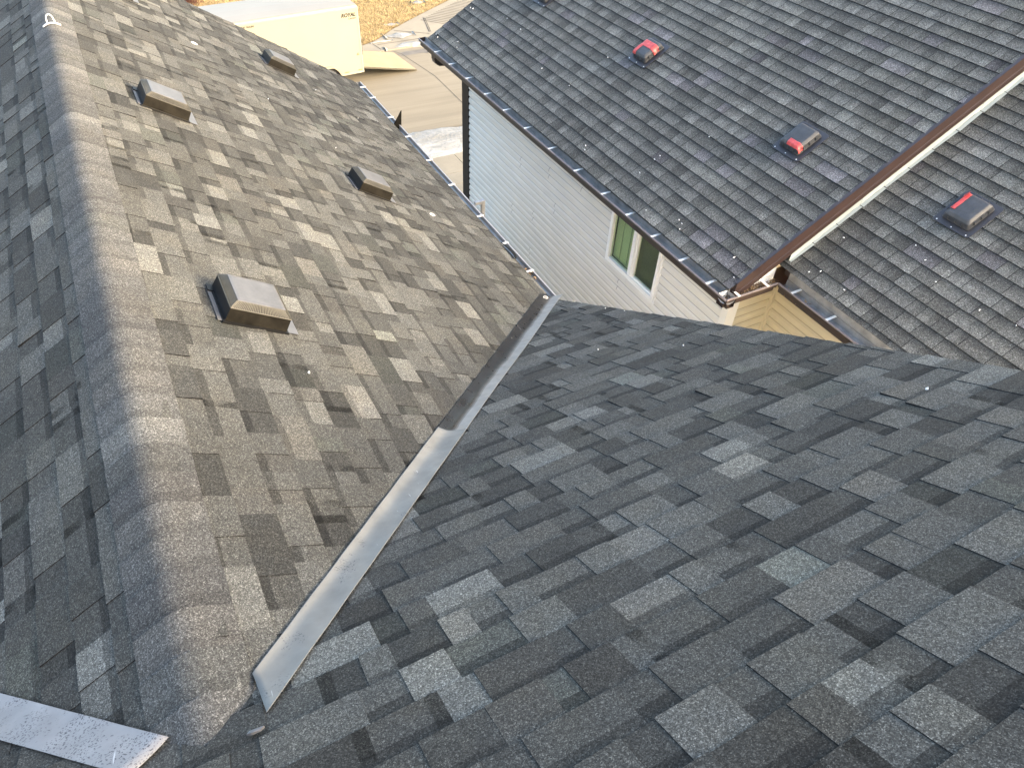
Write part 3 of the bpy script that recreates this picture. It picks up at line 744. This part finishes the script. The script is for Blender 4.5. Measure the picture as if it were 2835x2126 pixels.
# ================================================================== ROOF VENTS (own roof)
GA = 'black box vents on the sunlit slope'
def hood_vent():
    root = empty('roof_vent', None, '', 'roof vent', GA, F1.mat(.26, 3.10), False)
    hx, hy, zb, zs, zt, ins = .155, .149, .013, .09, .122, .034
    mb = MB(); mb.box(-.19, .228, -.150, .150, .0095, .0125); mb.build('flange', M_FLNG, root)
    mb = MB(); b = .006
    def ring(z, ax, ay): return [Vector((-ax, -ay, z)), Vector((ax, -ay, z)), Vector((ax, ay, z)), Vector((-ax, ay, z))]
    A, B = ring(zb, hx+.004, hy+.004), ring(zs, hx, hy)
    for i in range(4): j = (i+1) % 4; mb.face([A[i], A[j], B[j], B[i]], 1 if i == 0 else 0)  # side towards the sun painted lighter and warmer
    C = ring(zs, hx-.006, hy-.006); Dd = ring(zt-.008, hx-ins-.004, hy-ins-.004)
    for i in range(4): j = (i+1) % 4; mb.face([B[i], B[j], C[j], C[i]]); mb.face([C[i], C[j], Dd[j], Dd[i]])
    L = ring(zb, hx+.016, hy+.016); Lb = ring(zb-.006, hx+.016, hy+.016); L2 = ring(zb+.004, hx+.014, hy+.014)
    for i in range(4): j = (i+1) % 4; mb.face([L2[i], L2[j], A[j]+Vector((0, 0, .004)), A[i]+Vector((0, 0, .004))]); mb.face([Lb[i], Lb[j], L2[j], L2[i]])
    mb.build('hood', [M_BLACK, M_OLIVE], root)
    # ribs of the sloping louvre band
    mb = MB()
    def bar(a, b, wd, up):
        t = (b-a).normalized(); q = t.cross(up).normalized()*wd/2; h = up*.003
        P = [a-q, a+q, b+q, b-q]; T = [p+h for p in P]
        mb.face(T); [mb.face([P[i], P[(i+1) % 4], T[(i+1) % 4], T[i]]) for i in range(4)]
    C, Dd = ring(zs+.001, hx-.003, hy-.003), ring(zt-.005, hx-ins, hy-ins)
    for i in range(4):
        j = (i+1) % 4; nrm = (C[j]-C[i]).cross(Dd[i]-C[i]).normalized(); k = 34
        for s in range(1, k):
            t = s/k; bar(C[i].lerp(C[j], t), Dd[i].lerp(Dd[j], t), .0042, nrm)
        bar(C[i], Dd[i], .007, nrm)
    mb.build('louver', M_RIB, root)
    mb = MB()
    S = ring(zs, hx+.0015, hy+.0015)
    for i in range(4): mb.tube([S[i], S[(i+1) % 4]], .0028, 6)
    mb.build('rim', M_RIB, root)
    mb = MB(); T0, T1, T2 = ring(zt-.006, hx-ins+.003, hy-ins+.003), ring(zt-.001, hx-ins+.002, hy-ins+.002), ring(zt+.001, hx-ins-.012, hy-ins-.012)
    for A, B in ((T0, T1), (T1, T2)):
        for i in range(4): j = (i+1) % 4; mb.face([A[i], A[j], B[j], B[i]])
    mb.face(T2); mb.build('top_panel', M_TOP, root)
    mb = MB(); mb.box(-.19, -.15, .10, .155, .0126, .02)
    mb.build('mounting_tab', M_BLACK, root)
    return root
va = hood_vent()
spotsA = [((.26, 3.10), 'large black box vent with a scratched grey top, nearest to the camera beside the ridge'),
          ((.26, 5.78), 'black box vent with a silver streaked top, second along the ridge from the camera'),
          ((1.99, 5.63), 'black box vent low on the sunlit slope, straight downhill of the silver topped vent'),
          ((1.99, 8.71), 'black box vent just below the white trailer near the far roof edge'),
          ((.26, 8.82), 'black box vent cut off by the top edge of the photo beside the ridge')]
for i, (p, lab) in enumerate(spotsA):
    o = va if i == 0 else copy_tree(va)
    o.matrix_world = F1.mat(*p); o['label'] = lab

# ================================================================== ROOF VENTS (neighbour)
GB = 'low charcoal vents on the neighbouring roof'
def slant_vent():
    root = empty('roof_vent', None, '', 'roof vent', GB, FN1.mat(0, 0), False)
    def ring(z, ax, ay, r=.02):
        out = []
        for sx, sy, a0 in ((-1, -1, math.pi), (1, -1, 1.5*math.pi), (1, 1, 0), (-1, 1, .5*math.pi)):
            for k in range(4):
                t = a0+k*math.pi/6; out.append(Vector((sx*(ax-r)+r*math.cos(t), sy*(ay-r)+r*math.sin(t), z)))
        return out
    def loft(mb, rs, cap=True, mi=0):
        for A, B in zip(rs, rs[1:]):
            for i in range(len(A)): j = (i+1) % len(A); mb.face([A[i], A[j], B[j], B[i]], mi)
        if cap: mb.face(rs[-1], mi)
    mb = MB(); loft(mb, [ring(.011, .205, .185, .03), ring(.0145, .205, .185, .03), ring(.0152, .2, .18, .03)])
    for x, y in ((.185, -.15), (.185, 0), (.185, .15)): mb.box(x-.005, x+.005, y-.0045, y+.0045, .015, .017, 1)
    fo = mb.build('flange', [M_FLNGB, M_WHITE], root)
    mb = MB(); loft(mb, [ring(.015, .118, .105), ring(.07, .118, .105)]); mb.build('neck', M_DARK, root)
    mb = MB(); loft(mb, [ring(.076, .139, .124), ring(.082, .136, .121), ring(.1, .118, .104), ring(.104, .11, .096), ring(.1065, .06, .055)])
    loft(mb, [ring(.072, .12, .107), ring(.076, .139, .124)], False)
    mb.build('hood', M_TOPB, root)
    mb = MB()
    for k, z in enumerate((.03, .042, .054, .066)):
        ax = .152-.0033*k; ay = .137-.0033*k; h = .0058 if k else .009
        R0, R1, R2, R3 = ring(z, ax, ay), ring(z+h, ax-.0015, ay-.0015), ring(z+h, ax-.009, ay-.009), ring(z, ax-.009, ay-.009)
        loft(mb, [R3, R0, R1, R2, R3], False)
    for t in (-.55, 0, .55):
        for s in (-1, 1):
            mb.box(t*.14-.003, t*.14+.003, s*.136-.004, s*.136+.004, .03, .076); mb.box(s*.15-.004, s*.15+.004, t*.125-.003, t*.125+.003, .03, .076)
    mb.build('louver', M_TOPB, root)
    return root
def top_z(x, y):
    d = max(abs(x)-.118, abs(y)-.104, 0)
    if d <= .018: return .1045-d*1.2
    return .084-(d-.018)*2.2
def tape(root, quads, seed):
    rg = random.Random(seed); mb = MB()
    for (x0, x1, y0, y1, dy, pl) in quads:
        ph = [rg.uniform(0, 6) for _ in range(4)]
        def f(a, b):
            x = x0+(x1-x0)*a; y = y0+(y1-y0)*b
            wob = .0025*math.sin(40*x+ph[0])*math.sin(33*y+ph[1])+.002*math.sin(90*x+70*y+ph[2])
            zz = top_z(x, y)
            if abs(y) > .122:
                s = abs(y)-.122; zz = .083-s; y = math.copysign(.124+s*.28+.004*math.sin(60*x+ph[3]), y)
            if abs(x) > .137:
                s = abs(x)-.137; zz = min(zz, .083-s); x = math.copysign(.139+s*.28, x)
            return Vector((x, y+dy*a, zz+.003+abs(wob)+pl*b*b)), Vector((0, 0, 1))
        mb.sheet(f, 14, 14, .001)
    return mb.build('tape', M_TAPE, root, smooth=True)
s_ = math.sqrt(1+PN*PN)
uN = lambda x: -x*s_
vb = slant_vent()
spotsB = [(FN1, 5.82, 7.10, 'charcoal roof vent half wrapped in torn red tape on the higher neighbouring slope', [(-.08, .01, -.118, .172, 0, 0), (-.005, .145, -.118, -.055, 0, 0)]),
          (FN1, 5.82, 4.525, 'charcoal roof vent with a red tape scrap on its lower front corner', [(.075, .138, -.03, .165, 0, 0)]),
          (FN2, 6.27, 2.906, 'charcoal roof vent with a red tape strip along its far edge, right of brown rake', [(-.115, .085, -.115, -.07, 0, 0), (-.125, -.06, -.135, -.09, 0, .02)]),
          (FN1, 5.82, 9.53, 'charcoal roof vent without tape, cut off by the top edge of the photo', [])]
copies = [vb]+[copy_tree(vb) for _ in spotsB[1:]]
for i, (fr, x, y, lab, q) in enumerate(spotsB):
    o = copies[i]; o.matrix_world = fr.mat(uN(x), -y, .004); o['label'] = lab
    if q: tape(o, q, 50+i)

# ================================================================== TRAILER
T = Matrix.Translation((7.56, 24.28, 0)) @ Matrix.Rotation(R(5), 4, 'Z')
TR = empty('cargo_trailer', None, 'cream enclosed cargo trailer with black lettering, parked on the street with its ramp down', 'trailer', None, T, False)
mb = MB(); L, Wd, ZB, ZTt = 4.72, 2.0, .42, 2.53
rp = [(0, ZB), (0, ZTt-.07), (.02, ZTt-.02), (.07, ZTt)]
prof = [(y, z) for y, z in rp]+[(Wd-y, z) for y, z in rp[::-1]]
mb.prism(prof, lambda p: Vector((-L, p[0], p[1])), lambda p: Vector((-.03, p[0], p[1])))
body = mb.build('body', M_TRL, TR)
mb = MB()
rr_ = [(.028, ZTt-.012), (.075, ZTt+.003), (.5, ZTt+.028), (1.0, ZTt+.038), (1.5, ZTt+.028), (Wd-.075, ZTt+.003), (Wd-.028, ZTt-.012)]
mb.prism(rr_, lambda p: Vector((-L+.04, p[0], p[1])), lambda p: Vector((-.05, p[0], p[1])))
mb.build('roof', M_TRLR, TR)
mb = MB(); mb.box(-L, -.02, -.012, -.001, ZTt-.11, ZTt-.075); mb.box(-L, -.02, -.012, -.001, ZB-.03, ZB+.03); mb.box(-.05, .0, -.008, .05, ZB-.03, ZTt-.05); mb.box(-.05, 0, Wd-.05, Wd+.008, ZB-.03, ZTt-.05); mb.box(-.05, 0, .05, Wd-.05, ZTt-.14, ZTt-.04)
mb.build('frame', M_TRIMC, TR)
mb = MB(); mb.box(-.06, -.035, .05, Wd-.05, ZB+.05, ZTt-.14); mb.box(.001, .02, .0, .018, .95, 2.02); mb.box(.001, .02, .0, .018, 1.25, 1.5)
mb.build('rear_opening', M_DARK, TR)
for za_, zb_ in ((1.22, 1.32), (1.45, 1.52)): mb = MB(); mb.box(.021, .034, .004, .03, za_, zb_); mb.build('latch', M_GUT, TR)
# ramp
mb = MB()
def ramp_pt(x, y, z): 
    t = x/2.06; return Vector((.02+x, y+.10*t, .50-.47*t+z))
mb.box(0, 2.06, .08, Wd-.08, 0, .03, 0, lambda p: ramp_pt(*p)); 
ramp = mb.build('ramp_door', M_PLANK, TR)
mb = MB(); mb.box(0, 2.07, .06, .079, -.02, .032, 0, lambda p: ramp_pt(*p)); mb.box(0, 2.07, Wd-.079, Wd-.06, -.02, .032, 0, lambda p: ramp_pt(*p)); mb.box(2.061, 2.08, .06, Wd-.06, -.01, .02, 0, lambda p: ramp_pt(*p)); mb.box(0, 2.0, .1, Wd-.1, -.03, -.002, 1, lambda p: ramp_pt(*p))
o = mb.build('ramp_frame', [M_RIB, M_DARK], None); o.parent = ramp
# wheels with fender
for wx in (-1.28, -2.05):
    mb = MB(); cz = .335; n_ = 28
    pr = [(.30, .03), (.335, .05), (.335, .19), (.30, .215)]
    def wheel(rs, mi=0):
        for (ra, ya), (rb, yb) in zip(rs, rs[1:]):
            for k in range(n_):
                a, b = 2*math.pi*k/n_, 2*math.pi*(k+1)/n_
                mb.face([Vector((wx+ra*math.cos(a), ya, cz+ra*math.sin(a))), Vector((wx+ra*math.cos(b), ya, cz+ra*math.sin(b))), Vector((wx+rb*math.cos(b), yb, cz+rb*math.sin(b))), Vector((wx+rb*math.cos(a), yb, cz+rb*math.sin(a)))], mi)
    wheel([(.21, .035), (.295, .025), (.33, .05), (.33, .2), (.29, .22), (.0, .22)])
    wo = mb.build('wheel', M_TIRE, TR, smooth=True)
    mb = MB(); wheel([(.0, .018), (.06, .018), (.07, .035), (.18, .04), (.215, .024), (.235, .028)]); o = mb.build('rim', M_TRL, None, smooth=True); o.parent = wo
mb = MB(); pts = []
for k in range(25):
    t = math.pi*k/24; pts.append((-1.665-.82*math.cos(t)*(1 if True else 1), .36+.42*min(1, math.sin(t)*1.35)))
for (xa, za), (xb, zb) in zip(pts, pts[1:]):
    mb.face([(xa, -.09, za), (xb, -.09, zb), (xb, .0, zb), (xa, .0, za)]); mb.face([(xa, -.09, za), (xa, -.09, za-.05), (xb, -.09, zb-.05), (xb, -.09, zb)]); mb.face([(xa, -.085, za-.05), (xb, -.085, zb-.05), (xb, -.085, zb), (xa, -.085, za)])
    mb.face([(xa, -.014, .2 if za < .4 else .3), (xb, -.014, .3), (xb, -.014, zb-.045), (xa, -.014, za-.045)], 1)
mb.build('fender', [M_TRL, M_DARK], TR)
for x, z in ((-.13, ZB+.07), (-.62, ZB+.06), (-2.7, ZB+.07)): mb = MB(); mb.box(x-.075, x+.075, -.016, -.0125, z-.018, z+.018); mb.build('reflector', M_ORANGE, TR)
mb = MB(); mb.box(-.19, -.12, -.02, -.002, .98, 1.01); mb.box(-.16, -.145, -.02, -.002, 1.0101, 1.05)
mb.build('marker_light', M_ORANGE, TR)
def lettering(txt, x0, z, h, width, shear, parent, bold=0.):
    c = bpy.data.curves.new('lettering', 'FONT'); c.body = txt; c.size = 1; c.shear = shear; c.extrude = .004; c.offset = bold
    t = bpy.data.objects.new('lettering', c); scene.collection.objects.link(t); bpy.context.view_layer.update()
    me = bpy.data.meshes.new_from_object(t.evaluated_get(bpy.context.evaluated_depsgraph_get()))
    bpy.data.objects.remove(t)
    xs = [v.co.x for v in me.vertices]; ys = [v.co.y for v in me.vertices]; a, b, c0_, d = min(xs), max(xs), min(ys), max(ys)
    for v in me.vertices:
        X, Y, Zz = v.co; v.co = Vector((x0+(X-a)/(b-a)*width, -.0145+(-.0015 if Zz > 0 else .0012), z+(Y-c0_)/(d-c0_)*h))
    me.materials.clear(); me.materials.append(M_LETTER)
    o = bpy.data.objects.new('lettering', me); scene.collection.objects.link(o); o.parent = parent; o.location = (0, .012, 0); return o
lettering('ROYAL', -.60, 2.20, .115, .50, .28, TR, .03)
lettering('CARGO', -.36, 2.12, .045, .26, .28, TR, .01)
lettering('OUTLET TRAILERS', -3.93, 2.33, .05, .50, .2, TR, .02)

# ================================================================== SMALL THINGS
# rope anchor on the ridge
A0 = empty('roof_anchor', (XR, 6.75, z1(XR)), 'white metal loop anchor strapped over the ridge at the top left', 'roof anchor')
mb = MB()
def fs(a, b):
    q = ridge_pt(-.06+.12*a, .021); return Vector((q.x, 6.735+.028*b, q.z)), Vector((0, 0, 1))
mb.sheet(fs, 14, 2, .004); mb.build('strap', M_WHITE, A0, smooth=True)
mb = MB(); zb_ = z1(XR)+.0
mb.tube([(XR-.026+.0*k, 6.75, zb_+.004) for k in (0,)]+[(XR+.002+.024*math.cos(t), 6.752+.006*math.sin(t), zb_+.034+.034*math.sin(t)) for t in [math.pi*(1-k/12) for k in range(13)]]+[(XR+.032, 6.75, zb_+.0)], .0045, 8)
mb.build('loop', M_VINYL, A0, smooth=True)

# white scraps
def scraps(fr, pts, conv, lab, grp, seed, size=(.007, .014)):
    rg = random.Random(seed)
    for x, y in pts:
        u, v = conv(x, y); mb = MB(); a = rg.uniform(0, 6.28); l, w2 = rg.uniform(*size), rg.uniform(size[0]*.45, size[0]*.8)
        k = rg.randint(5, 7); ring = [(l*math.cos(t)*rg.uniform(.6, 1.), w2*math.sin(t)*rg.uniform(.7, 1.)) for t in [6.283*i/k for i in range(k)]]
        base = fr.p(u, v, .0125); c, s = math.cos(a), math.sin(a)
        top = [fr.p(u+px*c-py*s, v+px*s+py*c, .015+rg.uniform(0, .006)) for px, py in ring]; bot = [fr.p(u+px*c-py*s, v+px*s+py*c, .010) for px, py in ring]
        mb.face(top)
        for i in range(k): j = (i+1) % k; mb.face([bot[i], bot[j], top[j], top[i]])
        tag(mb.build('white_scrap', M_CARD, org=base), lab, 'scrap', grp)
N1w = [(5.11, 10.65), (5.12, 10.58), (4.64, 10.12), (4.58, 10.01), (4.54, 10.69), (4.52, 10.59), (5.27, 9.75), (5.25, 9.3), (5.01, 8.25), (5.03, 7.59), (5.54, 7.54), (5.41, 5.36), (4.99, 5.6), (4.93, 5.61), (4.74, 5.59), (4.58, 6.45), (4.62, 6.5), (4.5, 5.1), (4.62, 4.71), (4.61, 4.65), (4.56, 4.61), (4.66, 3.92), (4.53, 3.74)]
N2w = [(5.17, 3.44), (5.23, 3.37), (5.22, 3.07), (5.57, 3.5), (5.84, 2.98), (5.78, 2.81), (5.73, 1.88), (5.68, 2.16), (5.68, 2.59)]
cvN = lambda x, y: (uN(x), -y)
scraps(FN1, N1w, cvN, 'small white scrap lying on the higher grey roof slope of the neighbouring house', 'white scraps on the higher neighbouring slope', 1)
scraps(FN2, N2w, cvN, 'small white scrap lying on the lower grey roof slope right of the brown rake', 'white scraps on the lower neighbouring slope', 2)
scraps(F1, [(1.22, 7.14), (1.99, 8.37), (.37, 2.62), (2.32, 7.91), (1.63, 6.42)], lambda x, y: F1.uv((x, y, z1(x))), 'tiny white scrap lying on the sunlit slope with the black vents', 'white scraps on the sunlit slope', 3, (.004, .007))
scraps(F2, [(2.93, 4.01), (2.89, 3.53), (2.9, 3.31), (2.51, 2.28), (2.2, 2.69), (2.57, .98)], lambda x, y: F2.uv((x, y, z2(y))), 'tiny white scrap lying on the big shaded slope in front', 'white scraps on the shaded slope', 4, (.004, .008))
# foil chip at the lower left
mb = MB(); b = F2.p(*F2.uv((-.205, .86, z2(.86))), .012); pr = [(-.022, -.002), (-.01, .006), (.012, .007), (.024, .001), (.008, -.006), (-.014, -.006)]
tp = [b+F2.d*(-y_)+F2.v*(-x_)+F2.n*(.004+.004*(k % 2)) for k, (x_, y_) in enumerate(pr)]; bt = [b+F2.d*(-y_)+F2.v*(-x_) for x_, y_ in pr]
mb.face(tp); [mb.face([bt[i], bt[(i+1) % 6], tp[(i+1) % 6], tp[i]]) for i in range(6)]
tag(mb.build('foil_chip', M_FLNG, org=b), 'bluish white foil chip on the shingles below the cut end of the valley flashing', 'scrap')
# plastic rings
def ring_thing(p, d, v, n_, lab):
    mb = MB(); mb.tube([p+d*(.030*math.cos(t))+v*(.011*math.sin(t))+n_*(.014+.004*math.sin(t)) for t in [6.283*k/18 for k in range(18)]], .0024, 6, 0, True)
    tag(mb.build('plastic_ring', M_VINYL, smooth=True, org=p), lab, 'plastic ring', 'loose plastic rings')
ring_thing(right_valley(4.2, .035, 0), Vector((1, .1, -.5)).normalized(), Vector((.1, 1, 0)), Vector((.5, 0, .85)), 'pale plastic ring lying on the dark end of the valley flashing')
ring_thing(F1.p(*F1.uv((2.23, 5.52, z1(2.23)))), F1.d, F1.v, F1.n, 'pale plastic ring on sunlit shingles near the gutter hangers')
ring_thing(F1.p(*F1.uv((.77, 8.04, z1(.77)))), F1.d, F1.v, F1.n, 'pale plastic ring on sunlit shingles uphill of the trailer')
# shingle offcut standing in the own gutter
mb = MB(); b = Vector((2.99, 8.5, ZEA-.06)); tri = [Vector((-.062, .022, 0)), Vector((.058, -.02, 0)), Vector((.075, -.03, .25))]
A = [b+p for p in tri]; B = [p+Vector((.006, -.008, 0)) for p in A]
mb.face(A); mb.face(B[::-1]); [mb.face([A[i], A[(i+1) % 3], B[(i+1) % 3], B[i]]) for i in range(3)]
tag(mb.build('shingle_offcut', M_OLIVE, org=b), 'pointed black shingle offcut standing up in the grey gutter', 'shingle offcut')
mb = MB(); b = Vector((2.96, 5.22, z1(2.93)+.012)); rr = [(.02*math.cos(t), .16*math.sin(t)) for t in [6.283*k/16 for k in range(16)]]
A = [b+Vector((x_-.05*(y_/.16)**2, y_, -.6*(x_-.05*(y_/.16)**2)+.012)) for x_, y_ in rr]; B = [p-Vector((0, 0, .008)) for p in A]
mb.face(A); mb.face(B[::-1]); [mb.face([B[i], B[(i+1) % 16], A[(i+1) % 16], A[i]]) for i in range(16)]
tag(mb.build('rubber_scrap', M_BLACK, org=b), 'curved black rubber scrap over the gutter edge next to the leaf clump', 'scrap')
# leaf litter
def litter(name, boxes, lab, seed, nmul=1., pale=.3):
    rg = random.Random(seed); mb = MB()
    for (x0, x1, y0, y1, z0_, z1_, cnt) in boxes:
        for _ in range(int(cnt*nmul)):
            p = Vector((rg.uniform(x0, x1), rg.uniform(y0, y1), rg.uniform(z0_, z1_))); a = Vector((rg.gauss(0, 1), rg.gauss(0, 1), rg.gauss(0, .5))).normalized()
            b = a.cross(Vector((rg.gauss(0, 1), rg.gauss(0, 1), rg.gauss(0, 1)))).normalized(); l, w_ = rg.uniform(.008, .02), rg.uniform(.004, .009)
            mb.face([p-a*l, p+b*w_, p+a*l, p-b*w_], 1 if rg.random() < pale else 0)
    tag(mb.build(name, [M_LEAF, M_LEAF2]), lab, 'leaf litter', kind='stuff')
litter('leaf_litter', [(4.40, 5.08, 3.64, 3.71, ZG-.10, ZG-.035, 900), (4.46, 4.9, 3.645, 3.71, ZG-.04, ZG-.02, 250), (5.03, 5.11, 3.2, 3.6, ZG-.1, ZG-.05, 260), (4.38, 4.46, 3.6, 4.0, ZG-.1, ZG-.06, 120)], 'brown dead leaves packed in the stepped gutter corner of the neighbouring house', 4)
litter('leaf_litter', [(2.94, 3.02, 4.78, 5.06, ZEA-.06, ZEA+.012, 160)], 'dark leaf clump caught in the grey gutter above the valley', 5, 1., .45)
# pebbly dead shrub beyond the trailer
sh = MB(); rg = random.Random(8)
for _ in range(260):
    p = Vector((3.55+rg.gauss(0, .25), 34.9+rg.gauss(0, .25), .04)); d = Vector((rg.gauss(0, .35), rg.gauss(0, .35), rg.uniform(.5, 1))).normalized(); l = rg.uniform(.2, .6)
    q = d.cross(Vector((1, .3, 0))).normalized()*.012; sh.face([p-q, p+q, p+d*l])
tag(sh.build('shrub', M_TWIG, org=(3.55, 34.9, .04)), 'low red brown leafless shrub beyond the trailer at the top left', 'shrub')
# drain elbow by the wall corner
mb = MB(); mb.box(3.06, 3.14, 6.27, 6.31, ZEA-.0, ZEA+.03); mb.box(3.141, 3.175, 6.268, 6.312, ZEA-.22, ZEA+.032)
mb.build('drain_elbow', M_GUT, HA)
